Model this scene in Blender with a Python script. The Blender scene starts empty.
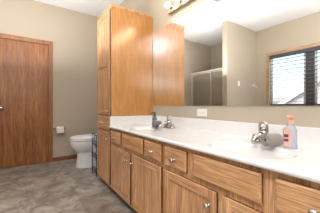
import bpy, bmesh, math, random
from mathutils import Vector, Matrix
random.seed(7)
S = bpy.context.scene
C = S.collection
PI = math.pi

# ------------------------------------------------------------------ camera
cam = bpy.data.cameras.new('camera')
cam.sensor_fit = 'HORIZONTAL'; cam.sensor_width = 36
cam.lens = 193.2 / 320 * 36
cam.shift_y = -0.93 / 320
cam.clip_start = 0.02
camo = bpy.data.objects.new('camera', cam); C.objects.link(camo)
camo.location = (0, 0, 0.982)
camo.rotation_euler = (PI/2, 0, -math.radians(34.66))
S.camera = camo

# ------------------------------------------------------------------ world, light, exposure
SKY = 0.5          # strength of the overcast sky outside the window
BULB = 28.0          # vanity globes
FILL_LAMP = 64.0         # unseen fill lamp added behind the camera
EXPOSURE = 0.22
W = bpy.data.worlds.new('world'); S.world = W; W.use_nodes = True
nt = W.node_tree; nt.nodes.clear()
sky = nt.nodes.new('ShaderNodeTexSky'); sky.sky_type = 'NISHITA'; sky.sun_disc = False
sky.sun_elevation = math.radians(40); sky.sun_rotation = math.radians(120); sky.dust_density = 3
bg = nt.nodes.new('ShaderNodeBackground'); bg.inputs['Strength'].default_value = SKY
out = nt.nodes.new('ShaderNodeOutputWorld')
nt.links.new(sky.outputs[0], bg.inputs[0]); nt.links.new(bg.outputs[0], out.inputs[0])
S.view_settings.view_transform = 'Standard'; S.view_settings.look = 'None'
S.view_settings.gamma = 1; S.view_settings.use_curve_mapping = False
S.view_settings.exposure = EXPOSURE
S.cycles.caustics_reflective = False

def area_light(name, loc, rot, sx, sy, power, col):
    l = bpy.data.lights.new(name, 'AREA'); l.shape = 'RECTANGLE'; l.size = sx; l.size_y = sy
    l.energy = power; l.color = col
    o = bpy.data.objects.new(name, l); C.objects.link(o); o.location = loc; o.rotation_euler = rot
    return o
UPFILL_W = 57.0      # near upward fill light, added to brighten the ceiling
area_light('ceiling_fill', (-0.45, -0.35, 1.60), (PI - math.radians(15), 0, 0), 1.3, 1.2, UPFILL_W, (0.97, 0.985, 1.0))
area_light('ceiling_fill_far', (-0.08, 2.45, 1.58), (PI, 0, 0), 1.0, 1.6, 33.0, (1.0, 0.99, 0.98))  # second added uplight, brightens the far part of the ceiling
pw = area_light('window_portal', (-1.97, 1.4325, 1.54), (0, -PI/2, 0), 1.12, 1.49, 1.0, (1, 1, 1)); pw.data.cycles.is_portal = True

# ------------------------------------------------------------------ dimensions
D = 1.34; XW = -1.83; YF = 3.85; YN = -1.35; ZC = 2.74
XC = 0.787; YC = 2.10; YC2 = 2.58

# ------------------------------------------------------------------ materials
def mat(name, col, rough=0.5, metal=0.0, **kw):
    m = bpy.data.materials.new(name); m.use_nodes = True
    b = m.node_tree.nodes['Principled BSDF']
    b.inputs['Base Color'].default_value = (*col, 1); b.inputs['Roughness'].default_value = rough
    b.inputs['Metallic'].default_value = metal
    for k, v in kw.items():
        b.inputs[k.replace('_', ' ')].default_value = v
    return m
def nodes(m): return m.node_tree.nodes, m.node_tree.links, m.node_tree.nodes['Principled BSDF']
def ramp(N, stops):
    r = N.new('ShaderNodeValToRGB'); e = r.color_ramp.elements
    while len(e) < len(stops): e.new(0.5)
    for i, (p, c) in enumerate(stops): e[i].position = p; e[i].color = (*c, 1)
    return r
def coords(N, L, scale, rot=(0, 0, 0), kind='Object'):
    t = N.new('ShaderNodeTexCoord'); mp = N.new('ShaderNodeMapping')
    mp.inputs['Scale'].default_value = scale; mp.inputs['Rotation'].default_value = rot
    L.new(t.outputs[kind], mp.inputs['Vector']); return mp
def mixc(N, L, a, b, fac, mode='MIX'):
    x = N.new('ShaderNodeMix'); x.data_type = 'RGBA'; x.blend_type = mode
    if isinstance(fac, float): x.inputs[0].default_value = fac
    else: L.new(fac, x.inputs[0])
    for s, v in ((6, a), (7, b)):
        if isinstance(v, tuple): x.inputs[s].default_value = (*v, 1)
        else: L.new(v, x.inputs[s])
    return x.outputs[2]

def oak(name, axis, light, dark, rough=0.32, coat=0.3, contrast=1.0, pore=0.8):
    """axis: 'z' or 'y' or 'x', the way the grain runs"""
    m = mat(name, light, rough, Coat_Weight=coat, Coat_Roughness=0.22)
    N, L, b = nodes(m)
    lo, hi = 1.3, 26.0
    sc = {'z': (hi, hi, lo), 'y': (hi, lo, hi), 'x': (lo, hi, hi)}[axis]
    mp = coords(N, L, sc)
    n1 = N.new('ShaderNodeTexNoise'); n1.inputs['Scale'].default_value = 1.0
    n1.inputs['Detail'].default_value = 5; n1.inputs['Roughness'].default_value = 0.6; n1.inputs['Distortion'].default_value = 0.6
    L.new(mp.outputs[0], n1.inputs['Vector'])
    mid = tuple((a + c) / 2 for a, c in zip(light, dark))
    r1 = ramp(N, [(0.32, tuple(d + (l-d)*(1-contrast) for l, d in zip(light, dark))), (0.5, mid), (0.66, light)])
    L.new(n1.outputs['Fac'], r1.inputs[0])
    # fine pores
    sc2 = {'z': (190, 190, 7), 'y': (190, 7, 190), 'x': (7, 190, 190)}[axis]
    mp2 = coords(N, L, sc2)
    n2 = N.new('ShaderNodeTexNoise'); n2.inputs['Scale'].default_value = 1.0; n2.inputs['Detail'].default_value = 2
    L.new(mp2.outputs[0], n2.inputs['Vector'])
    r2 = ramp(N, [(0.40, (0.60, 0.52, 0.46)), (0.54, (1, 1, 1))])
    L.new(n2.outputs['Fac'], r2.inputs[0])
    # cathedral bands
    sc3 = {'z': (5.5, 5.5, 0.7), 'y': (5.5, 0.7, 5.5), 'x': (0.7, 5.5, 5.5)}[axis]
    mp3 = coords(N, L, sc3)
    w = N.new('ShaderNodeTexNoise'); w.inputs['Scale'].default_value = 1.0; w.inputs['Detail'].default_value = 1
    L.new(mp3.outputs[0], w.inputs['Vector'])
    mul = N.new('ShaderNodeMath'); mul.operation = 'MULTIPLY'; mul.inputs[1].default_value = 60
    sn = N.new('ShaderNodeMath'); sn.operation = 'SINE'
    L.new(w.outputs['Fac'], mul.inputs[0]); L.new(mul.outputs[0], sn.inputs[0])
    r3 = ramp(N, [(0.0, (0.90, 0.86, 0.82)), (0.7, (1, 1, 1))])
    L.new(sn.outputs[0], r3.inputs[0])
    c = mixc(N, L, r1.outputs[0], r2.outputs[0], float(pore), 'MULTIPLY')
    c = mixc(N, L, c, r3.outputs[0], 0.9, 'MULTIPLY')
    L.new(c, b.inputs['Base Color'])
    bp = N.new('ShaderNodeBump'); bp.inputs['Strength'].default_value = 0.08; bp.inputs['Distance'].default_value = 0.001
    L.new(n2.outputs['Fac'], bp.inputs['Height']); L.new(bp.outputs[0], b.inputs['Normal'])
    return m

CABL, CABD = (0.86, 0.53, 0.28), (0.54, 0.28, 0.125)
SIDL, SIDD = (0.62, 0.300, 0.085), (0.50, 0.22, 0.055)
DORL, DORD = (0.46, 0.195, 0.062), (0.27, 0.095, 0.026)
M = {}
M['oak_v'] = oak('oak_vertical', 'z', CABL, CABD)
M['oak_h'] = oak('oak_horizontal', 'y', CABL, CABD)
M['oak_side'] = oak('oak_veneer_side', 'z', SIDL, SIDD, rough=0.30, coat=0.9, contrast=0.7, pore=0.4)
M['door_oak'] = oak('door_oak', 'z', DORL, DORD, rough=0.45, coat=0.1)
M['trim_oak'] = oak('trim_oak', 'z', (0.42, 0.19, 0.07), (0.30, 0.12, 0.04), rough=0.35)
M['base_oak'] = oak('baseboard_oak', 'x', (0.36, 0.16, 0.06), (0.26, 0.10, 0.035), rough=0.4)
M['base_oak_y'] = oak('baseboard_oak_lengthwise', 'y', (0.36, 0.16, 0.06), (0.26, 0.10, 0.035), rough=0.4)
M['casing_oak'] = oak('window_casing_oak', 'y', (0.62, 0.42, 0.24), (0.50, 0.32, 0.17), rough=0.4)
M['edge'] = mat('edge_shade_dark_red', (0.10, 0.028, 0.014), 0.6)  # shade on door and drawer sides, painted as a dark red
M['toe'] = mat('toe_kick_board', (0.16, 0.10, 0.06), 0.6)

def plaster(name, col, bump=0.05):
    m = mat(name, col, 0.75)
    N, L, b = nodes(m)
    mp = coords(N, L, (1, 1, 1))
    n = N.new('ShaderNodeTexNoise'); n.inputs['Scale'].default_value = 160; n.inputs['Detail'].default_value = 3
    L.new(mp.outputs[0], n.inputs['Vector'])
    bp = N.new('ShaderNodeBump'); bp.inputs['Strength'].default_value = bump; bp.inputs['Distance'].default_value = 0.002
    L.new(n.outputs['Fac'], bp.inputs['Height']); L.new(bp.outputs[0], b.inputs['Normal'])
    n2 = N.new('ShaderNodeTexNoise'); n2.inputs['Scale'].default_value = 1.4; n2.inputs['Detail'].default_value = 2
    L.new(mp.outputs[0], n2.inputs['Vector'])
    r = ramp(N, [(0.3, tuple(c*0.97 for c in col)), (0.7, tuple(min(1, c*1.03) for c in col))])
    L.new(n2.outputs['Fac'], r.inputs[0]); L.new(r.outputs[0], b.inputs['Base Color'])
    return m
M['wall'] = plaster('tan_wall_paint', (0.49, 0.42, 0.325))
M['ceil'] = plaster('white_ceiling_paint', (0.86, 0.86, 0.87), 0.12)

def floor_mat():
    m = mat('stone_look_vinyl', (0.2, 0.17, 0.14), 0.42)
    N, L, b = nodes(m)
    mp = coords(N, L, (1, 1, 1), (0, 0, 0.0))
    br = N.new('ShaderNodeTexBrick'); br.offset = 0.0; br.inputs['Scale'].default_value = 1.0
    br.inputs['Brick Width'].default_value = 0.455; br.inputs['Row Height'].default_value = 0.455
    br.inputs['Mortar Size'].default_value = 0.0035; br.inputs['Mortar Smooth'].default_value = 0.6
    br.inputs['Color1'].default_value = (0.84, 0.84, 0.84, 1); br.inputs['Color2'].default_value = (1.12, 1.12, 1.12, 1)
    br.inputs['Mortar'].default_value = (0.75, 0.75, 0.75, 1)
    L.new(mp.outputs[0], br.inputs['Vector'])
    n1 = N.new('ShaderNodeTexNoise'); n1.inputs['Scale'].default_value = 5.5; n1.inputs['Detail'].default_value = 8
    n1.inputs['Roughness'].default_value = 0.68; n1.inputs['Distortion'].default_value = 0.9
    L.new(mp.outputs[0], n1.inputs['Vector'])
    r1 = ramp(N, [(0.28, (0.13, 0.10, 0.078)), (0.45, (0.24, 0.20, 0.168)), (0.56, (0.36, 0.322, 0.28)), (0.72, (0.52, 0.475, 0.42))])
    L.new(n1.outputs['Fac'], r1.inputs[0])
    c = mixc(N, L, r1.outputs[0], br.outputs['Color'], 1.0, 'MULTIPLY')
    L.new(c, b.inputs['Base Color'])
    bp = N.new('ShaderNodeBump'); bp.inputs['Strength'].default_value = 0.15; bp.inputs['Distance'].default_value = 0.003
    L.new(n1.outputs['Fac'], bp.inputs['Height']); L.new(bp.outputs[0], b.inputs['Normal'])
    return m
M['floor'] = floor_mat()

def marble():
    m = mat('white_cultured_marble', (0.80, 0.78, 0.74), 0.22, Coat_Weight=0.4, Coat_Roughness=0.1)
    N, L, b = nodes(m)
    mp = coords(N, L, (1, 1, 1))
    n1 = N.new('ShaderNodeTexNoise'); n1.inputs['Scale'].default_value = 4; n1.inputs['Detail'].default_value = 5; n1.inputs['Distortion'].default_value = 2.5
    L.new(mp.outputs[0], n1.inputs['Vector'])
    r = ramp(N, [(0.35, (0.785, 0.778, 0.765)), (0.6, (0.81, 0.808, 0.80))])
    L.new(n1.outputs['Fac'], r.inputs[0]); L.new(r.outputs[0], b.inputs['Base Color'])
    return m
M['marble'] = marble()
M['mirror'] = mat('mirror_silver', (0.93, 0.94, 0.93), 0.0, 1.0)
M['glass_edge'] = mat('mirror_glass_edge', (0.55, 0.66, 0.70), 0.15)
M['nickel'] = mat('brushed_nickel', (0.50, 0.47, 0.44), 0.22, 1.0)
M['knob'] = mat('satin_nickel_knob', (0.66, 0.62, 0.58), 0.22, 1.0)
M['chrome'] = mat('chrome', (0.72, 0.71, 0.69), 0.12, 1.0)
M['brass'] = mat('polished_light_strip', (0.62, 0.50, 0.33), 0.16, 1.0)
M['ceramic'] = mat('white_porcelain', (0.80, 0.80, 0.80), 0.12, Coat_Weight=0.5, Coat_Roughness=0.05)
M['plastic'] = mat('white_plastic', (0.84, 0.83, 0.80), 0.35)
M['paper'] = mat('white_tissue_paper', (0.88, 0.87, 0.85), 0.9)
M['black'] = mat('black_plastic', (0.02, 0.02, 0.022), 0.35)
M['blackwire'] = mat('black_coated_wire', (0.025, 0.025, 0.03), 0.4, 0.3)
M['blind'] = mat('dark_blind_wood', (0.07, 0.07, 0.085), 0.45)
M['slot'] = mat('dark_slot', (0.03, 0.03, 0.03), 0.6)
M['vinyl'] = mat('white_window_vinyl', (0.85, 0.85, 0.85), 0.4)
M['mullion_dark'] = mat('backlit_dark_mullion', (0.10, 0.10, 0.11), 0.5)  # backlit darkness of the mullion put into its colour
M['slat'] = mat('grey_blind_slat', (0.22, 0.23, 0.26), 0.45)
M['siding'] = mat('neighbour_siding', (0.62, 0.63, 0.66), 0.8)
M['fascia'] = mat('neighbour_fascia', (0.9, 0.9, 0.9), 0.6)
M['roofing'] = mat('neighbour_shingle', (0.75, 0.75, 0.76), 0.9)
M['aluminium'] = mat('bright_aluminium', (0.86, 0.82, 0.75), 0.35, 0.35)
def emis(name, col, s):
    m = mat(name, col, 0.3)
    b = m.node_tree.nodes['Principled BSDF']
    b.inputs['Emission Color'].default_value = (*col, 1); b.inputs['Emission Strength'].default_value = s
    return m
M['bulb'] = emis('lit_globe', (1.0, 0.83, 0.64), BULB)
M['fill_glass'] = emis('fill_lamp_glass', (0.97, 0.97, 1.0), FILL_LAMP)

def cloth(name, col):
    m = mat(name, col, 0.95, Sheen_Weight=0.3)
    N, L, b = nodes(m)
    mp = coords(N, L, (1, 1, 1)); n = N.new('ShaderNodeTexNoise'); n.inputs['Scale'].default_value = 350
    L.new(mp.outputs[0], n.inputs['Vector'])
    r = ramp(N, [(0.35, tuple(c*0.55 for c in col)), (0.62, tuple(min(1, c*1.2) for c in col))])
    L.new(n.outputs['Fac'], r.inputs[0]); L.new(r.outputs[0], b.inputs['Base Color'])
    bp = N.new('ShaderNodeBump'); bp.inputs['Strength'].default_value = 0.6; bp.inputs['Distance'].default_value = 0.002
    L.new(n.outputs['Fac'], bp.inputs['Height']); L.new(bp.outputs[0], b.inputs['Normal'])
    return m
M['towel_grey'] = cloth('grey_towelling', (0.30, 0.27, 0.24))
M['towel_dark'] = cloth('plum_grey_towelling', (0.20, 0.17, 0.20))
M['grout'] = mat('beige_shower_surround', (0.62, 0.54, 0.42), 0.4)
def obscure_glass():
    m = mat('obscure_shower_glass', (0.80, 0.76, 0.66), 0.45, Transmission_Weight=0.75, IOR=1.45)
    N, L, b = nodes(m)
    mp = coords(N, L, (1, 1, 0.35)); n = N.new('ShaderNodeTexVoronoi'); n.inputs['Scale'].default_value = 90
    L.new(mp.outputs[0], n.inputs['Vector'])
    bp = N.new('ShaderNodeBump'); bp.inputs['Strength'].default_value = 0.3; bp.inputs['Distance'].default_value = 0.003
    L.new(n.outputs['Distance'], bp.inputs['Height']); L.new(bp.outputs[0], b.inputs['Normal'])
    return m
M['obscure'] = obscure_glass()
def clear_glass():
    m = bpy.data.materials.new('window_glass'); m.use_nodes = True; N = m.node_tree.nodes; L = m.node_tree.links; N.clear()
    o = N.new('ShaderNodeOutputMaterial'); x = N.new('ShaderNodeMixShader'); a = N.new('ShaderNodeBsdfTransparent'); g = N.new('ShaderNodeBsdfGlossy')
    g.inputs['Roughness'].default_value = 0.02; x.inputs[0].default_value = 0.06
    L.new(a.outputs[0], x.inputs[1]); L.new(g.outputs[0], x.inputs[2]); L.new(x.outputs[0], o.inputs[0]); return m
M['pane'] = clear_glass()
M['soap_blue'] = mat('pale_blue_soap', (0.60, 0.65, 0.74), 0.12, Transmission_Weight=0.35, IOR=1.3)
M['clear'] = mat('clear_bottle_plastic', (0.85, 0.87, 0.88), 0.08, Transmission_Weight=0.6, IOR=1.3)
M['coral'] = mat('coral_plastic', (0.80, 0.38, 0.25), 0.35)
M['coral_label'] = mat('coral_label', (0.78, 0.40, 0.32), 0.5)
M['ink'] = mat('dark_label_ink', (0.07, 0.04, 0.06), 0.5)
M['navy'] = mat('slate_blue_bottle', (0.10, 0.135, 0.21), 0.25)
M['label_pale'] = mat('pale_blue_label', (0.17, 0.21, 0.30), 0.5)
def wrap(name, c1, c2, sc):
    m = mat(name, c1, 0.35)
    N, L, b = nodes(m)
    mp = coords(N, L, (1, 1, 1)); n = N.new('ShaderNodeTexVoronoi'); n.inputs['Scale'].default_value = sc
    L.new(mp.outputs[0], n.inputs['Vector'])
    r = ramp(N, [(0.35, c1), (0.45, c2)]); L.new(n.outputs['Distance'], r.inputs[0]); L.new(r.outputs[0], b.inputs['Base Color'])
    return m
M['wrap_violet'] = wrap('violet_blue_wrapper', (0.16, 0.17, 0.50), (0.55, 0.60, 0.80), 30)
M['wrap_blue'] = wrap('pale_blue_wrapper', (0.25, 0.36, 0.55), (0.62, 0.70, 0.82), 26)
M['wrap_white'] = wrap('white_and_navy_wrapper', (0.06, 0.07, 0.14), (0.60, 0.63, 0.70), 34)

# ------------------------------------------------------------------ mesh helpers
class MB:
    def __init__(s): s.bm = bmesh.new(); s.mats = []
    def mi(s, m):
        if m is None: return 0
        if m not in s.mats: s.mats.append(m)
        return s.mats.index(m)
    def merge(s, b, m=None, smooth=False):
        k = s.mi(m) if m else 0
        for f in b.faces: f.material_index = k; f.smooth = smooth
        me = bpy.data.meshes.new('t'); b.to_mesh(me); b.free(); s.bm.from_mesh(me); bpy.data.meshes.remove(me)
        return s
    def box(s, x0, x1, y0, y1, z0, z1, bev=0.0, seg=2, m=None, M4=None):
        b = bmesh.new(); bmesh.ops.create_cube(b, size=1)
        for v in b.verts:
            v.co = Vector(((x0+x1)/2 + v.co.x*(x1-x0), (y0+y1)/2 + v.co.y*(y1-y0), (z0+z1)/2 + v.co.z*(z1-z0)))
        if bev: bmesh.ops.bevel(b, geom=list(b.edges), offset=bev, segments=seg, affect='EDGES', profile=0.5)
        if M4: bmesh.ops.transform(b, matrix=M4, verts=b.verts)
        return s.merge(b, m, False)
    def lathe(s, prof, n=28, M4=None, m=None, smooth=True):
        b = bmesh.new(); rings = []
        for r, z in prof:
            if r < 1e-6: rings.append([b.verts.new((0, 0, z))])
            else: rings.append([b.verts.new((r*math.cos(2*PI*i/n), r*math.sin(2*PI*i/n), z)) for i in range(n)])
        for a, c in zip(rings, rings[1:]):
            for i in range(n):
                j = (i+1) % n
                if len(a) == 1 and len(c) == 1: continue
                if len(a) == 1: b.faces.new((a[0], c[j], c[i]))
                elif len(c) == 1: b.faces.new((a[i], a[j], c[0]))
                else: b.faces.new((a[i], a[j], c[j], c[i]))
        for r in (rings[0], rings[-1]):
            if len(r) > 1: b.faces.new(r)
        bmesh.ops.recalc_face_normals(b, faces=b.faces)
        if M4: bmesh.ops.transform(b, matrix=M4, verts=b.verts)
        return s.merge(b, m, smooth)
    def loft(s, rings, m=None, smooth=True, cap=True):
        b = bmesh.new(); R = [[b.verts.new(p) for p in r] for r in rings]; n = len(R[0])
        for a, c in zip(R, R[1:]):
            for i in range(n):
                j = (i+1) % n; b.faces.new((a[i], a[j], c[j], c[i]))
        if cap: b.faces.new(R[0]); b.faces.new(R[-1])
        bmesh.ops.recalc_face_normals(b, faces=b.faces)
        return s.merge(b, m, smooth)
    def grid_solid(s, us, vs, holes, w0, w1, P, cellmat=None, mats=None):
        """one connected plate with rectangular openings; P maps (u, v, w) to a point"""
        b = bmesh.new(); V = {}
        def v(i, j, w):
            if (i, j, w) not in V: V[(i, j, w)] = b.verts.new(P(us[i], vs[j], w1 if w else w0))
            return V[(i, j, w)]
        nu, nv = len(us)-1, len(vs)-1
        solid = lambda i, j: 0 <= i < nu and 0 <= j < nv and (i, j) not in holes
        if mats:
            for q in mats: s.mi(q)
        for i in range(nu):
            for j in range(nv):
                if not solid(i, j): continue
                fs = [b.faces.new((v(i, j, w), v(i+1, j, w), v(i+1, j+1, w), v(i, j+1, w))) for w in (0, 1)]
                for (di, dj, a, c) in ((-1, 0, (i, j), (i, j+1)), (1, 0, (i+1, j), (i+1, j+1)), (0, -1, (i, j), (i+1, j)), (0, 1, (i, j+1), (i+1, j+1))):
                    if not solid(i+di, j+dj): fs.append(b.faces.new((v(*a, 0), v(*c, 0), v(*c, 1), v(*a, 1))))
                if cellmat:
                    for f in fs: f.material_index = cellmat(i, j)
        bmesh.ops.recalc_face_normals(b, faces=b.faces)
        me = bpy.data.meshes.new('t'); b.to_mesh(me); b.free(); s.bm.from_mesh(me); bpy.data.meshes.remove(me)
        return s
    def tube(s, pts, r, n=10, m=None):
        pts = [Vector(p) for p in pts]; rr = r if isinstance(r, (list, tuple)) else [r]*len(pts)
        rings = []; up = Vector((0, 0, 1)); prev = None
        for i, p in enumerate(pts):
            t = (pts[min(i+1, len(pts)-1)] - pts[max(i-1, 0)]).normalized()
            if prev is None:
                a = t.cross(up)
                if a.length < 0.05: a = t.cross(Vector((1, 0, 0)))
            else: a = prev - t*prev.dot(t)
            a.normalize(); prev = a; c = t.cross(a)
            rings.append([p + (a*math.cos(2*PI*k/n) + c*math.sin(2*PI*k/n))*rr[i] for k in range(n)])
        return s.loft(rings, m)
    def build(s, name, material, parent=None, loc=None):
        me = bpy.data.meshes.new(name); s.bm.to_mesh(me); s.bm.free()
        ms = s.mats if s.mats else [material]
        for m in ms: me.materials.append(m)
        o = bpy.data.objects.new(name, me); C.objects.link(o)
        if parent: o.parent = parent
        if loc: o.location = loc
        return o
def tag(o, label, cat, group=None):
    o['label'] = label; o['category'] = cat
    if group: o['group'] = group
    return o
def thing(name, label, cat, loc=(0, 0, 0), rz=0, group=None):
    o = bpy.data.objects.new(name, None); C.objects.link(o); o.empty_display_size = 0.05
    o.location = loc; o.rotation_euler = (0, 0, rz); return tag(o, label, cat, group)
def struct(mb, name, m, parent=None, label=None):
    o = mb.build(name, m, parent)
    if not parent: o['kind'] = 'structure'
    if label: o['label'] = label
    return o
def copy_tree(o, parent=None):
    c = o.copy(); C.objects.link(c)
    if parent: c.parent = parent
    for ch in [k for k in C.objects if k.parent == o]: copy_tree(ch, c)
    return c
RX = lambda a: Matrix.Rotation(a, 4, 'X')
RY = lambda a: Matrix.Rotation(a, 4, 'Y')
RZ = lambda a: Matrix.Rotation(a, 4, 'Z')
T = lambda x, y, z: Matrix.Translation((x, y, z))

# ------------------------------------------------------------------ the room
t = 0.12
struct(MB().box(XW-t, D+t, YN-t, YF+t, -0.1, 0), 'floor', M['floor'])
struct(MB().box(XW-t, D+t, YN-t, YF+t, ZC, ZC+0.1), 'ceiling', M['ceil'])
struct(MB().box(D, D+t, YN-t, YF+t, 0, ZC), 'wall_right', M['wall'])
DX0, DX1, DZ = -0.395, 0.325, 2.04        # door opening
w = MB(); w.box(XW, DX0, YF, YF+t, 0, ZC); w.box(DX1, D, YF, YF+t, 0, ZC); w.box(DX0, DX1, YF, YF+t, DZ, ZC); w.box(DX0, DX1, YF+0.062, YF+t, 0, DZ)  # last box is added behind the door to stop light leaks
struct(w, 'wall_far', M['wall'])
struct(MB().box(XW, D, YN-t, YN, 0, ZC), 'wall_near', M['wall'])
WY0, WY1, WZ0, WZ1 = 0.69, 2.175, 0.98, 2.10
w = MB(); w.box(XW-t, XW, YN-t, WY0, 0, ZC); w.box(XW-t, XW, WY1, YF+t, 0, ZC)
w.box(XW-t, XW, WY0, WY1, 0, WZ0); w.box(XW-t, XW, WY0, WY1, WZ1, ZC)
struct(w, 'wall_left', M['wall'])
struct(MB().box(XW, -0.72, 2.48, 2.59, 0, ZC), 'wall_shower', M['wall'])

# door
dr = struct(MB().box(DX0+0.018, DX1-0.018, YF+0.004, YF+0.039, 0.008, DZ-0.018, 0.002, 1), 'door_1', M['door_oak'],
            label='closed flat oak door in the far wall')
dk = MB(); dk.lathe([(0, 0), (0.033, 0), (0.033, 0.006), (0.015, 0.010), (0.012, 0.030), (0.022, 0.038), (0.029, 0.048), (0.029, 0.058), (0.020, 0.066), (0, 0.068)], 24, T(-0.318, YF+0.003, 0.94) @ RX(PI/2))
o = dk.build('door_knob', M['nickel'], dr); o['label'] = 'satin metal door knob'
PXZ = lambda u, v, w: (u, w, v)
PYZ = lambda u, v, w: (w, u, v)
struct(MB().grid_solid([DX0, DX0+0.015, DX1-0.015, DX1], [0, DZ-0.015, DZ], {(1, 0)}, YF+0.0005, YF+0.061, PXZ), 'trim_1', M['trim_oak'], label='oak door jamb')
struct(MB().grid_solid([DX0-0.055, DX0+0.006, DX1-0.006, DX1+0.055], [0, DZ-0.006, DZ+0.055], {(1, 0)}, YF-0.016, YF, PXZ), 'trim_2', M['trim_oak'], label='oak casing around the far door')
# baseboards
struct(MB().box(DX1+0.055, D-0.012, YF-0.012, YF, 0, 0.072, 0.003), 'baseboard_far', M['base_oak'])
struct(MB().box(D-0.012, D, YC2+0.005, YF, 0, 0.072, 0.003), 'baseboard_right', M['base_oak_y'])
struct(MB().box(XW, XW+0.012, YN+0.012, 2.48, 0, 0.072, 0.003), 'baseboard_left', M['base_oak_y'])
struct(MB().box(XW+0.012, -0.72, 2.468, 2.48, 0, 0.072, 0.003), 'baseboard_shower', M['base_oak'])
struct(MB().box(XW, D-0.012, YN, YN+0.012, 0, 0.072, 0.003), 'baseboard_near', M['base_oak'])

# window in the left wall (seen in the mirror)
win = struct(MB().grid_solid([WY0, WY0+0.035, 1.325, 1.54, WY1-0.035, WY1], [WZ0, WZ0+0.04, WZ1-0.04, WZ1], {(1, 1), (3, 1)}, XW-0.10, XW-0.055, PYZ), 'window_1', M['vinyl'], label='double window in the left wall behind a dark blind')
struct(MB().box(XW-0.0545, XW-0.049, 1.36, 1.505, WZ0, WZ1), 'mullion', M['mullion_dark'], win)
for a, b in ((WY0+0.035, 1.325), (1.54, WY1-0.035)):
    struct(MB().box(XW-0.080, XW-0.076, a, b, WZ0+0.04, WZ1-0.04), 'glass_pane', M['pane'], win)
q = 0.06
struct(MB().grid_solid([WY0-q, WY0, WY1, WY1+q], [WZ0-q, WZ0, WZ1, WZ1+q], {(1, 1)}, XW, XW+0.016, PYZ), 'trim_3', M['casing_oak'], label='pale oak casing around the window')
bl = thing('window_blind', 'dark horizontal slat blind with valance hanging in the window', 'blind', (XW, 1.4325, WZ1))
MB().box(-0.048, 0.014, -0.735, 0.735, -0.078, -0.004, 0.003).build('valance', M['blind'], bl)
sl = MB(); z = -0.125; k = 0
while z > -1.05:
    sl.box(-0.028, 0.028, -0.728, 0.728, -0.0022, 0.0022, M4=T(-0.020, 0, z) @ RY(math.radians(-2))); z -= 0.076
sl.build('slats', M['slat'], bl)
MB().box(-0.040, 0.004, -0.728, 0.728, -1.105, -1.085, 0.004).build('bottom_rail', M['blind'], bl)
for yy in (-0.56, 0.0, 0.56):
    MB().tube([(-0.018, yy, -0.075), (-0.018, yy, -1.09)], 0.0012, 6).build('lift_cord', M['blind'], bl)
# the house next door, seen through the blind
nh = thing('neighbour_house', 'grey sided house with a white gable edge, seen through the window blind', 'house', (-9.0, 2.5, -3.0))
PK = (-1.5, 6.7)
g = MB(); g.loft([[(xx, -7.2, 0), (xx, 4.2, 0), (xx, 4.2, 2.82), (xx, PK[0], PK[1]), (xx, -7.2, 2.82)] for xx in (-5, 0)], smooth=False)
g.build('siding', M['siding'], nh)
def slope_box(mb, y0, z0, y1, z1, th, x0, x1):
    mb.loft([[(xx, y0, z0), (xx, y1, z1), (xx, y1, z1+th), (xx, y0, z0+th)] for xx in (x0, x1)], smooth=False)
g = MB().loft([[(xx, -8.0, 2.28), (xx, PK[0], PK[1]), (xx, 5.0, 2.28), (xx, 5.0, 2.40), (xx, PK[0], PK[1]+0.14), (xx, -8.0, 2.40)] for xx in (-5.3, 0.3)], smooth=False); g.build('roof', M['roofing'], nh)
g = MB().loft([[(xx, -8.0, 2.18), (xx, PK[0], PK[1]-0.08), (xx, 5.0, 2.18), (xx, 5.0, 2.42), (xx, PK[0], PK[1]+0.16), (xx, -8.0, 2.42)] for xx in (0.301, 0.34)], smooth=False); g.build('fascia', M['fascia'], nh)

# ------------------------------------------------------------------ cabinets
def knob_mb():
    return MB().lathe([(0, 0), (0.0095, 0), (0.0095, 0.003), (0.0055, 0.006), (0.0055, 0.012), (0.0135, 0.018), (0.0160, 0.023), (0.0145, 0.028), (0.008, 0.0305), (0, 0.031)], 22, RY(-PI/2))
knob_me = None
def add_knob(parent, y, z):
    global knob_me
    o = knob_mb().build('knob', M['knob'], parent) if knob_me is None else bpy.data.objects.new('knob', knob_me)
    if knob_me is None: knob_me = o.data
    else: C.objects.link(o); o.parent = parent
    o.location = (XF, y, z)
TH = 0.019
XF = 0.787 - TH          # face of doors and drawers
def raised(mb, y0, y1, z0, z1, x, w, dep):
    """bevelled slab facing -x"""
    q = lambda xx, i: [(xx, y0+i, z0+i), (xx, y1-i, z0+i), (xx, y1-i, z1-i), (xx, y0+i, z1-i)]
    mb.loft([q(x+0.009, 0), q(x+dep, 0), q(x+0.0015, w-0.002), q(x, w)], smooth=False)
def edge_shade(parent, y0, y1, z0, z1):
    """side edge behind the front, shade painted in as dark colour"""
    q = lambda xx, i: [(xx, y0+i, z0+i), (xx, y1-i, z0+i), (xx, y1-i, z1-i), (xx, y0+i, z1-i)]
    o = MB().loft([q(XF+0.0091, 0.0002), q(XC-0.0005, 0.001)], smooth=False).build('shaded_edge', M['edge'], parent)
    o['label'] = 'side edge with shade painted into its colour'
def drawer_front(parent, y0, y1, z0, z1, knob=True, name='drawer'):
    mb = MB(); raised(mb, y0, y1, z0, z1, XF, 0.009, 0.005)
    o = mb.build(name, M['oak_h'], parent)
    edge_shade(o, y0, y1, z0, z1)
    if knob: add_knob(o, (y0+y1)/2, (z0+z1)/2 - 0.008)
    return o
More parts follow.
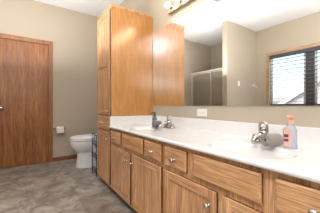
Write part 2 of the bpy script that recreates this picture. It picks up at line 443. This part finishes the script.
def cab_door(parent, y0, y1, z0, z1, ky, kz, mids=()):
    w = 0.052
    zz = [z0] + list(mids) + [z1-w]; vs = []
    for q in zz: vs += [q, q+w]
    holes = {(1, 2*i+1) for i in range(len(zz)-1)}
    o = MB().grid_solid([y0, y0+w, y1-w, y1], vs, holes, XF, XF+0.0090, lambda u, v, w_: (w_, u, v),
                        lambda i, j: 1 if i == 1 else 0, [M['oak_v'], M['oak_h']]).build('door', None, parent)
    edge_shade(o, y0, y1, z0, z1)
    bv = o.modifiers.new('bevel', 'BEVEL'); bv.width = 0.0025; bv.segments = 2; bv.limit_method = 'ANGLE'; bv.angle_limit = 0.8
    for a, b in zip(zz, zz[1:]):
        MB().box(XF+0.0078, XF+0.0090, y0+w-0.0005, y1-w+0.0005, a+w-0.0005, b+0.0005).build('panel', M['oak_v'], o)
    add_knob(o, ky, kz)
    return o
ZB = 0.055; ZT = 0.735
def face(y0, y1, z0, z1, openings):
    pass

# tall linen cabinet
tc = thing('linen_cabinet', 'tall oak linen cabinet with crown edge at the far end of the vanity', 'cabinet')
b = MB(); b.box(XC+0.019, D-0.001, YC+0.006, YC2-0.001, ZB+0.02, 2.105); b.build('body', M['oak_side'], tc)
MB().box(XC+0.004, D-0.001, YC, YC+0.006, ZB, 2.105).build('side_panel', M['oak_side'], tc)
MB().grid_solid([YC+0.0005, YC+0.03, YC2-0.03, YC2], [ZB, ZB+0.03, 0.68, 0.70, 0.85, 0.88, 2.075, 2.105], {(1, 1), (1, 3), (1, 5)}, XC, XC+0.019, PYZ).build('face_frame', M['oak_v'], tc)
cr = MB(); cr.box(XC-0.016, D-0.001, YC-0.010, YC2+0.010, 2.112, 2.128, 0.003); cr.box(XC-0.008, D-0.001, YC-0.004, YC2+0.004, 2.100, 2.113, 0.002)
cr.build('crown', M['oak_h'], tc)
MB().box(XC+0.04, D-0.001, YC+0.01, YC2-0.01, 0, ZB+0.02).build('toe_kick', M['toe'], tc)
cab_door(tc, YC+0.018, YC2-0.018, 0.872, 2.083, YC+0.047, 0.915, mids=(1.44,))
drawer_front(tc, YC+0.018, YC2-0.018, 0.697, 0.858)
cab_door(tc, YC+0.018, YC2-0.018, ZB+0.022, 0.682, YC+0.047, 0.600)

def vanity(label, y1, y0, fronts, doors):
    v = thing('vanity_cabinet', label, 'cabinet', group='oak vanity cabinets under the counter')
    b = MB()
    b.box(XC+0.019, D-0.001, y0, y0+0.016, ZB, ZT-0.001); b.box(XC+0.019, D-0.001, y1-0.016, y1, ZB, ZT-0.001)
    b.box(XC+0.019, D-0.001, y0+0.016, y1-0.016, ZB, ZB+0.016); b.box(D-0.01, D-0.001, y0+0.016, y1-0.016, ZB+0.016, ZT-0.001)
    b.build('body', M['oak_side'], v)
    f = MB(); f.box(XC, XC+0.019, y0, y1, ZB, ZT-0.001); f.build('face_frame', M['oak_v'], v)
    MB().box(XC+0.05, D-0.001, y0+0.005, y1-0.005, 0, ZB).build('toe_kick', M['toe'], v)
    for a, c_, k in fronts: drawer_front(v, a, c_, 0.583, 0.709, k, 'drawer' if k else 'false_front')
    for a, c_, ky in doors: cab_door(v, a, c_, ZB+0.022, 0.551, ky, 0.472)
    return v
vanity('oak vanity cabinet beside the tall cabinet, under the far sink', 2.099, 1.084,
       [(1.815, 2.070, True), (1.362, 1.777, False), (1.105, 1.333, True)],
       [(1.597, 2.055, 1.655), (1.105, 1.547, 1.530)])
vanity('oak vanity cabinet nearest the camera, under the near sink', 1.083, 0.06,
       [(0.848, 1.063, True), (0.405, 0.790, False), (0.100, 0.353, True)],
       [(0.627, 1.063, 0.672), (0.100, 0.588, 0.557)])

# counter top with two integral bowls
XCF = 0.757; Y0c, Y1c = 0.045, 2.099; ZK = 0.757; ZKB = 0.7355
BOWLS = [(0.955, 1.57), (0.955, 0.575)]
def bowl_depth(x, y):
    for cx, cy in BOWLS:
        r = math.hypot((x-cx)/0.160, (y-cy)/0.215)
        if r < 1: 
            d = 0.135*(1 - r**3.2)**0.62
            return d
        if r < 1.10: return -0.0012*math.sin((r-1)/0.10*PI)
    return 0
ct = bmesh.new(); NX, NY = 90, 320
xs = [XCF + 0.012 + (D-0.021-XCF-0.012)*i/NX for i in range(NX+1)]; ys = [Y0c+0.006 + (Y1c-Y0c-0.006)*k/NY for k in range(NY+1)]
G = [[ct.verts.new((x, y, ZK - bowl_depth(x, y))) for y in ys] for x in xs]
for i in range(NX):
    for k in range(NY):
        fc = ct.faces.new((G[i][k], G[i+1][k], G[i+1][k+1], G[i][k+1])); fc.smooth = True
# rounded front edge
prof = [(XCF+0.012, ZK), (XCF+0.006, ZK-0.001), (XCF+0.002, ZK-0.004), (XCF, ZK-0.009), (XCF, ZKB+0.003), (XCF+0.003, ZKB), (XC-0.001, ZKB), (D-0.021, ZKB)]
prev = G[0]
for (x, z) in prof[1:]:
    cur = [ct.verts.new((x, y, z)) for y in ys]
    for k in range(NY):
        fc = ct.faces.new((prev[k], prev[k+1], cur[k+1], cur[k])); fc.smooth = True
    prev = cur
bmesh.ops.recalc_face_normals(ct, faces=ct.faces)
ctm = MB(); ctm.merge(ct, None, True)
ctm.box(XCF+0.01, D-0.021, Y0c, Y0c+0.006, ZKB, ZK, 0)
ctop = ctm.build('vanity_counter', M['marble'])
tag(ctop, 'white cultured marble counter with two oval basins along the mirror wall', 'counter')
MB().box(D-0.021, D-0.001, Y0c, Y1c, ZK-0.02, 0.858, 0.004).build('backsplash', M['marble'], ctop)
MB().box(XCF+0.012, D-0.022, Y1c-0.019, Y1c, ZK-0.004, 0.858, 0.004).build('side_splash', M['marble'], ctop)
for cx, cy in BOWLS:
    MB().lathe([(0, 0.006), (0.014, 0.006), (0.021, 0.004), (0.022, 0)], 20, T(cx, cy, ZK-0.136)).build('drain', M['chrome'], ctop)

# mirror
mr = thing('wall_mirror', 'large frameless mirror on the right wall above the counter', 'mirror', (D, 1.07, 0.978))
MB().box(-0.0065, -0.0005, -1.02, 1.024, 0, 0.941).build('backing', M['glass_edge'], mr)
MB().box(-0.0072, -0.0066, -1.018, 1.0205, 0.002, 0.939).build('reflecting_glass', M['mirror'], mr)

# outlet
def outlet():
    o = thing('wall_outlet', 'white double wall outlet lying sideways between mirror and backsplash', 'outlet', (D, 1.25, 0.916))
    MB().box(-0.006, 0, -0.06, 0.06, -0.035, 0.035, 0.003).build('cover_plate', M['plastic'], o)
    for yy in (-0.021, 0.021):
        MB().box(-0.0085, -0.004, yy-0.016, yy+0.016, -0.014, 0.014, 0.004).build('socket', M['plastic'], o)
        s = MB()
        for zz in (-0.006, 0.006): s.box(-0.0092, -0.008, yy-0.008, yy-0.001, zz-0.001, zz+0.001)
        s.box(-0.0092, -0.008, yy+0.005, yy+0.009, -0.002, 0.002); s.build('slot', M['slot'], o)
outlet()

# vanity light strip
vl = thing('vanity_light', 'long polished light bar with clear round bulbs above the mirror', 'light', (D, 1.12, 2.060))
MB().box(-0.040, 0, -0.61, 0.61, -0.055, 0.055, 0.006).build('back_plate', M['brass'], vl)
for i in range(8):
    yy = 0.535 - i*0.153
    cup = MB().lathe([(0.0, 0.038), (0.030, 0.038), (0.030, 0.043), (0.020, 0.050), (0.019, 0.066), (0, 0.066)], 22, T(0, yy, 0) @ RY(-PI/2)).build('socket', M['brass'], vl)
    MB().lathe([(0.0, 0.064), (0.012, 0.066), (0.014, 0.070), (0.024, 0.080), (0.030, 0.093), (0.030, 0.103), (0.024, 0.116), (0.013, 0.124), (0, 0.126)], 24, T(0, yy, 0) @ RY(-PI/2)).build('bulb', M['bulb'], cup)

# unseen ceiling lamp added as fill behind the camera, and exhaust grille
cl = thing('fill_ceiling_lamp', 'added unseen fill lamp, round opal glass on a short metal stem', 'light', (-0.35, -0.2, ZC))
MB().lathe([(0, 0), (0.075, 0), (0.075, -0.02), (0.015, -0.03), (0.012, -0.16), (0, -0.16)], 30).build('stem', M['nickel'], cl)
MB().lathe([(0, -0.155), (0.10, -0.150), (0.19, -0.135), (0.20, -0.140), (0.17, -0.185), (0.10, -0.215), (0, -0.225)], 36).build('shade', M['fill_glass'], cl)
vg = thing('ceiling_vent', 'small dark slotted vent on the ceiling, reflected at the top of the mirror', 'vent', (0.10, 2.045, ZC))
MB().box(-0.11, 0.11, -0.11, 0.11, -0.014, 0, 0.004).build('frame', M['plastic'], vg)
g = MB()
for i in range(8): g.box(-0.09, 0.09, -0.088+i*0.023, -0.076+i*0.023, -0.0165, -0.012)
g.build('slots', M['slot'], vg)

# ------------------------------------------------------------------ shower
sx = -1.05
tb = thing('bathtub', 'white bathtub behind the sliding shower doors', 'bathtub', (XW, 2.59, 0))
rings = []
LX, LY = sx - XW + 0.03, YF - 2.59
def rr(x0, x1, y0, y1, z, r, n=6):
    p = []
    for cx, cy, a0 in ((x1-r, y1-r, 0), (x0+r, y1-r, 90), (x0+r, y0+r, 180), (x1-r, y0+r, 270)):
        for i in range(n+1):
            a = math.radians(a0 + 90*i/n); p.append((cx + r*math.cos(a), cy + r*math.sin(a), z))
    return p
e = 0.002
MB().loft([rr(e, LX, e, LY-e, 0, 0.01), rr(e, LX, e, LY-e, 0.42, 0.01), rr(0.01, LX-0.01, 0.01, LY-0.01, 0.435, 0.02),
           rr(0.06, LX-0.09, 0.07, LY-0.07, 0.43, 0.12), rr(0.09, LX-0.12, 0.10, LY-0.10, 0.30, 0.12), rr(0.12, LX-0.15, 0.16, LY-0.14, 0.08, 0.10)]).build('tub', M['ceramic'], tb)
sd = thing('shower_doors', 'framed obscure glass sliding shower doors, reflected in the mirror', 'shower door', (sx, 2.59, 0.436))
ht = 1.385
MB().box(-0.025, 0.020, 0.001, 1.259, ht, ht+0.038, 0.004).build('top_track', M['aluminium'], sd)
MB().box(-0.025, 0.020, 0.001, 1.259, 0.0, 0.025, 0.004).build('bottom_track', M['aluminium'], sd)
MB().box(-0.025, 0.020, 1.229, 1.259, 0.025, ht, 0.003).build('wall_post', M['aluminium'], sd)
MB().box(-0.025, 0.020, 0.001, 0.026, 0.025, ht, 0.003).build('wall_post', M['aluminium'], sd)
for (a, b_, xo) in ((0.58, 1.222, 0.006), (0.03, 0.66, -0.016)):
    fr = MB().grid_solid([a, a+0.022, b_-0.022, b_], [0.03, 0.052, ht-0.028, ht-0.003], {(1, 1)}, xo-0.006, xo+0.006, PYZ).build('door_frame', M['aluminium'], sd)
    MB().box(xo-0.0025, xo+0.0025, a+0.022, b_-0.022, 0.052, ht-0.028).build('glass_panel', M['obscure'], fr)
su = MB(); su.box(XW+0.001, XW+0.006, 2.593, YF-0.001, 0.437, 1.86); su.box(XW+0.006, sx-0.03, YF-0.006, YF-0.001, 0.437, 1.86); su.box(XW+0.006, sx-0.03, 2.5915, 2.5965, 0.437, 1.86)
tag(su.build('shower_surround', M['grout']), 'beige wall surround inside the shower behind the glass doors', 'shower wall')

# switch and robe hook on the short shower wall
sw = thing('light_switch', 'white light switch on the short wall beside the shower, seen in the mirror', 'light switch', (-1.13, 2.48, 1.46))
MB().box(-0.036, 0.036, -0.006, 0, -0.058, 0.058, 0.003).build('cover_plate', M['plastic'], sw)
MB().box(-0.008, 0.008, -0.013, -0.005, -0.014, 0.014, 0.003).build('toggle', M['plastic'], sw)
rh = thing('robe_hook', 'small white double robe hook near the corner beside the window', 'hook', (-1.69, 2.48, 1.45))
MB().lathe([(0, 0), (0.028, 0), (0.026, 0.008), (0, 0.010)], 22, RX(PI/2)).build('mount', M['plastic'], rh)
MB().tube([(0, -0.008, 0.0), (0.012, -0.04, 0.010), (0.032, -0.058, 0.014)], 0.009).lathe([(0, -0.017), (0.014, -0.010), (0.018, 0), (0.014, 0.010), (0, 0.017)], 16, T(0.036, -0.062, 0.016)).build('prong', M['plastic'], rh)
MB().tube([(0, -0.008, 0.0), (-0.012, -0.04, -0.016), (-0.022, -0.058, -0.024)], 0.009).lathe([(0, -0.017), (0.014, -0.010), (0.018, 0), (0.014, 0.010), (0, 0.017)], 16, T(-0.026, -0.062, -0.028)).build('prong', M['plastic'], rh)

# ------------------------------------------------------------------ toilet
TY = 3.25
tl = thing('toilet', 'white toilet with closed lid between the tall cabinet and the far wall', 'toilet', (0, TY, 0))
def egg(xf, xb, hw, z, n=40, k=2.2):
    p = []; xm = xf + (xb-xf)*0.55
    for i in range(n):
        a = 2*PI*i/n; ca, sa = math.cos(a), math.sin(a)
        sgn = lambda v: (1 if v >= 0 else -1)
        rx = (xm-xf) if ca > 0 else (xb-xm)
        kk = 2.0 if ca > 0 else 3.2
        p.append((xm - sgn(ca)*rx*abs(ca)**(2/kk), sgn(sa)*hw*abs(sa)**(2/kk), z))
    return p
MB().loft([egg(0.636, 1.20, 0.122, 0.0), egg(0.638, 1.20, 0.120, 0.015), egg(0.645, 1.19, 0.112, 0.06), egg(0.655, 1.19, 0.108, 0.15), egg(0.660, 1.19, 0.108, 0.225),
           egg(0.650, 1.20, 0.118, 0.248), egg(0.615, 1.22, 0.148, 0.275), egg(0.583, 1.24, 0.170, 0.315), egg(0.562, 1.25, 0.183, 0.36), egg(0.554, 1.25, 0.188, 0.400),
           egg(0.554, 1.25, 0.188, 0.422), egg(0.562, 1.25, 0.184, 0.430), egg(0.58, 1.24, 0.17, 0.430)]).build('bowl', M['ceramic'], tl)
MB().loft([egg(0.566, 1.05, 0.180, 0.4315), egg(0.560, 1.05, 0.184, 0.437), egg(0.550, 1.06, 0.192, 0.440), egg(0.550, 1.06, 0.192, 0.452), egg(0.558, 1.05, 0.186, 0.458)]).build('seat', M['plastic'], tl)
MB().loft([egg(0.562, 1.05, 0.184, 0.461), egg(0.549, 1.06, 0.194, 0.466), egg(0.552, 1.06, 0.192, 0.480), egg(0.575, 1.05, 0.175, 0.494), egg(0.63, 1.02, 0.13, 0.501)]).build('lid', M['plastic'], tl)
for yy in (-0.075, 0.075):
    MB().box(1.035, 1.075, yy-0.018, yy+0.018, 0.431, 0.468, 0.005).build('hinge', M['plastic'], tl)
tk = MB().loft([rr(1.135, 1.322, -0.215, 0.215, 0.431, 0.035), rr(1.125, 1.324, -0.225, 0.225, 0.60, 0.04), rr(1.118, 1.325, -0.232, 0.232, 0.775, 0.04)]).build('tank', M['ceramic'], tl)
MB().loft([rr(1.108, 1.328, -0.240, 0.240, 0.776, 0.04), rr(1.106, 1.328, -0.242, 0.242, 0.80, 0.04), rr(1.118, 1.322, -0.232, 0.232, 0.812, 0.035)]).build('tank_lid', M['ceramic'], tl)
MB().tube([(1.115, -0.165, 0.72), (1.100, -0.165, 0.72), (1.094, -0.150, 0.717), (1.094, -0.10, 0.708)], 0.006).build('flush_lever', M['chrome'], tl)

# toilet paper
hp = thing('toilet_paper_holder', 'chrome toilet paper holder on the far wall beside the door', 'toilet paper holder', (0.488, YF, 0.575))
for xx in (-0.078, 0.078):
    MB().lathe([(0, 0), (0.020, 0), (0.020, 0.005), (0.009, 0.010), (0.008, 0.055), (0.011, 0.060), (0.011, 0.076), (0, 0.078)], 18, T(xx, 0, 0) @ RX(PI/2)).build('post', M['chrome'], hp)
MB().tube([(-0.074, -0.066, 0), (0.074, -0.066, 0)], 0.0065, 14).build('spindle', M['chrome'], hp)
pr_ = MB(); n = 32
def ringx(x, r): return [(x, r*math.cos(2*PI*i/n), r*math.sin(2*PI*i/n)) for i in range(n)]
pr_.loft([ringx(-0.055, 0.0200), ringx(-0.055, 0.052), ringx(-0.053, 0.054), ringx(0.053, 0.054), ringx(0.055, 0.052), ringx(0.055, 0.0200), ringx(-0.055, 0.0200)], cap=False)
pr_.box(-0.054, 0.054, -0.0553, -0.0538, -0.055, 0.0)
tp = pr_.build('toilet_paper_roll', M['paper'], None, (0.488, YF-0.066, 0.562)); tag(tp, 'white toilet paper roll on the holder beside the far door', 'toilet paper')

# ------------------------------------------------------------------ wire rack with packages
RX0, RX1, RY0, RY1 = 0.790, 0.990, 2.68, 2.88
rk = thing('wire_rack', 'black wire storage rack on the floor between toilet and tall cabinet', 'rack', ((RX0+RX1)/2, (RY0+RY1)/2, 0))
hx, hy = 0.10, 0.10
for a in (-1, 1):
    for c_ in (-1, 1): MB().tube([(a*hx, c_*hy, 0), (a*hx, c_*hy, 0.575)], 0.0055, 8).build('leg', M['blackwire'], rk)
for z0 in (0.06, 0.25, 0.43):
    g = MB()
    for zz in (0.0, 0.05):
        g.tube([(-hx, -hy, z0+zz), (hx, -hy, z0+zz)], 0.0035, 6); g.tube([(-hx, hy, z0+zz), (hx, hy, z0+zz)], 0.0035, 6)
        g.tube([(-hx, -hy, z0+zz), (-hx, hy, z0+zz)], 0.0035, 6); g.tube([(hx, -hy, z0+zz), (hx, hy, z0+zz)], 0.0035, 6)
    for i in range(1, 8, 2):
        g.tube([(-hx+i*0.025, -hy, z0+0.05), (-hx+i*0.025, -hy, z0), (-hx+i*0.025, hy, z0), (-hx+i*0.025, hy, z0+0.05)], 0.002, 6)
        g.tube([(-hx, -hy+i*0.025, z0+0.05), (-hx, -hy+i*0.025, z0)], 0.002, 6)
    g.build('basket', M['blackwire'], rk)
g = MB(); g.tube([(-hx, -hy, 0.575), (-hx, hy, 0.575)], 0.0055, 8); g.tube([(hx, -hy, 0.575), (hx, hy, 0.575)], 0.0055, 8)
g.tube([(-hx, -hy, 0.575), (hx, -hy, 0.575)], 0.0055, 8); g.tube([(-hx, hy, 0.575), (hx, hy, 0.575)], 0.0055, 8); g.build('top_rim', M['blackwire'], rk)
for z0, h, mm, lab in ((0.4335, 0.13, 'wrap_violet', 'violet blue wrapped package in the top basket of the wire rack'),
                       (0.2535, 0.12, 'wrap_white', 'navy and white wrapped package in the middle basket of the wire rack'),
                       (0.0635, 0.15, 'wrap_blue', 'pale blue wrapped package in the lowest basket of the wire rack')):
    p = MB().box(-0.093, 0.093, -0.093, 0.093, 0, h, 0.026, 4).build('wrapped_package', M[mm], None, ((RX0+RX1)/2, (RY0+RY1)/2, z0))
    tag(p, lab, 'package')

# ------------------------------------------------------------------ counter items
def faucet(y, label):
    f = thing('faucet', label, 'faucet', (1.185, y, ZK), group='brushed metal basin faucets')
    b = MB(); b.loft([rr(-0.026, 0.026, -0.078, 0.078, 0, 0.025), rr(-0.026, 0.026, -0.078, 0.078, 0.008, 0.025), rr(-0.020, 0.020, -0.070, 0.070, 0.016, 0.019)])
    b.build('base', M['nickel'], f)
    s = MB(); s.lathe([(0.030, 0.010), (0.028, 0.030), (0.024, 0.052), (0.022, 0.068), (0.014, 0.078), (0, 0.081)], 24)
    s.tube([(0, 0, 0.040), (-0.035, 0, 0.052), (-0.075, 0, 0.046), (-0.112, 0, 0.028), (-0.122, 0, 0.012)], [0.018, 0.0165, 0.0145, 0.0125, 0.012], 14)
    s.build('spout', M['nickel'], f)
    h = MB(); h.lathe([(0, 0.074), (0.019, 0.078), (0.020, 0.088), (0.012, 0.096), (0, 0.098)], 20)
    pts = [(-0.004, -0.022, 0.050), (-0.006, -0.023, 0.075)] + [(-0.008, -0.023*math.cos(PI*i/8), 0.098+0.026*math.sin(PI*i/8)) for i in range(9)] + [(-0.006, 0.023, 0.075), (-0.004, 0.022, 0.050)]
    h.tube(pts, [0.0075]*len(pts), 10)
    h.build('lever', M['nickel'], f)
    for yy in (-0.056, 0.056):
        MB().lathe([(0.018, 0.012), (0.017, 0.028), (0.012, 0.036), (0.013, 0.044), (0.007, 0.050), (0, 0.051)], 18, T(0, yy, 0)).build('handle', M['nickel'], f)
faucet(0.605, 'brushed metal faucet behind the near basin, beside the grey rolled towel')
faucet(1.550, 'brushed metal faucet behind the far basin')

def rolled(name, mm, loc, rz, label, L=0.10, R=0.040):
    b = bmesh.new(); N_ = 110; turns = 3.1; ins, outs = [], []
    top = []
    for i in range(N_+1):
        a = 2*PI*turns*i/N_; r = 0.004 + (R-0.008-0.004)*i/N_
        ins.append((r*math.cos(a), r*math.sin(a))); outs.append(((r+0.0064)*math.cos(a), (r+0.0064)*math.sin(a)))
    rings = []
    for x, e_ in ((-L/2, 0.0016), (-L/2+0.002, 0.0), (L/2-0.002, 0.0), (L/2, 0.0016)):
        rings.append([b.verts.new((x, p[0], p[1])) for p in ins] + [b.verts.new((x, p[0], p[1])) for p in reversed(outs)])
    m_ = len(rings[0])
    for a, c_ in zip(rings, rings[1:]):
        for i in range(m_):
            k_ = (i+1) % m_; b.faces.new((a[i], a[k_], c_[k_], c_[i]))
    for r in (rings[0], rings[-1]):
        for i in range(N_):
            b.faces.new((r[i], r[i+1], r[m_-2-i], r[m_-1-i]))
    bmesh.ops.recalc_face_normals(b, faces=b.faces)
    mb = MB(); mb.merge(b, None, False)
    o = mb.build(name, mm, None, loc); o.rotation_euler = (0, 0, rz)
    return tag(o, label, 'towel', 'small rolled towels beside the faucets')
R_ = 0.0405
rolled('rolled_towel', M['towel_grey'], (1.100, 0.520, ZK+R_), math.radians(-24), 'small grey rolled towel between the near faucet and the coral soap bottle', 0.080, 0.042)
rolled('rolled_towel', M['towel_dark'], (1.085, 1.625, ZK+R_), math.radians(-5), 'small dark plum rolled towel beside the far blue pump bottle', 0.075, 0.040)

# clear bottle with coral pump and label
sb = thing('soap_bottle', 'clear soap bottle with coral pump, coral label and blue soap beside the grey towel', 'soap bottle', (1.150, 0.449, ZK), math.radians(14))
bd = MB(); hw, hd = 0.029, 0.019
bd.loft([rr(-hd, hd, -hw, hw, 0.001, 0.012), rr(-hd-0.001, hd+0.001, -hw-0.001, hw+0.001, 0.008, 0.013), rr(-hd-0.001, hd+0.001, -hw-0.001, hw+0.001, 0.092, 0.013),
         rr(-hd, hd, -hw+0.004, hw-0.004, 0.108, 0.013), rr(-0.013, 0.013, -0.014, 0.014, 0.120, 0.0125), rr(-0.0125, 0.0125, -0.0125, 0.0125, 0.128, 0.012)])
bd.build('bottle', M['soap_blue'], sb)
lb = MB(); lb.box(-hd-0.0025, -hd-0.0012, -0.004, hw-0.002, 0.010, 0.100, 0); lb.box(-hd, hd-0.004, hw+0.0012, hw+0.0025, 0.010, 0.100, 0)
lo_ = lb.build('label', M['coral_label'], sb)
g = MB(); g.box(-hd-0.0032, -hd-0.0026, 0.006, 0.026, 0.058, 0.074); g.box(-hd-0.0032, -hd-0.0026, 0.006, 0.026, 0.036, 0.050)
g.build('print', M['ink'], lo_)
pm = MB(); pm.lathe([(0.0150, 0.127), (0.0155, 0.130), (0.0150, 0.146), (0.008, 0.149), (0.0045, 0.150), (0.0045, 0.160), (0, 0.160)], 20)
pm.lathe([(0, 0.154), (0.013, 0.155), (0.0145, 0.168), (0.011, 0.174), (0, 0.175)], 18)
pm.tube([(0, 0, 0.165), (-0.018, 0.006, 0.165), (-0.026, 0.009, 0.158)], [0.008, 0.007, 0.006], 10)
o = pm.build('pump', M['coral'], sb); o['label'] = 'coral pump top'

# slate blue bottle with black pump
sb = thing('pump_bottle', 'slate blue pump bottle with black pump at the far basin', 'soap bottle', (1.100, 1.690, ZK))
MB().lathe([(0, 0), (0.021, 0), (0.0235, 0.004), (0.0235, 0.092), (0.020, 0.103), (0.012, 0.110), (0.012, 0.114), (0, 0.114)], 26).build('bottle', M['navy'], sb)
MB().lathe([(0.0236, 0.030), (0.0240, 0.031), (0.0240, 0.076), (0.0236, 0.077)], 26).build('label', M['label_pale'], sb)
pm = MB(); pm.lathe([(0.014, 0.1125), (0.0145, 0.115), (0.0140, 0.128), (0.007, 0.131), (0.0045, 0.132), (0.0045, 0.142), (0, 0.142)], 20)
pm.lathe([(0, 0.141), (0.012, 0.142), (0.012, 0.152), (0, 0.155)], 18); pm.tube([(0, 0, 0.149), (-0.020, 0.008, 0.150), (-0.034, 0.014, 0.143)], [0.006, 0.005, 0.004], 10)
o = pm.build('pump', M['black'], sb); o['label'] = 'black pump top'
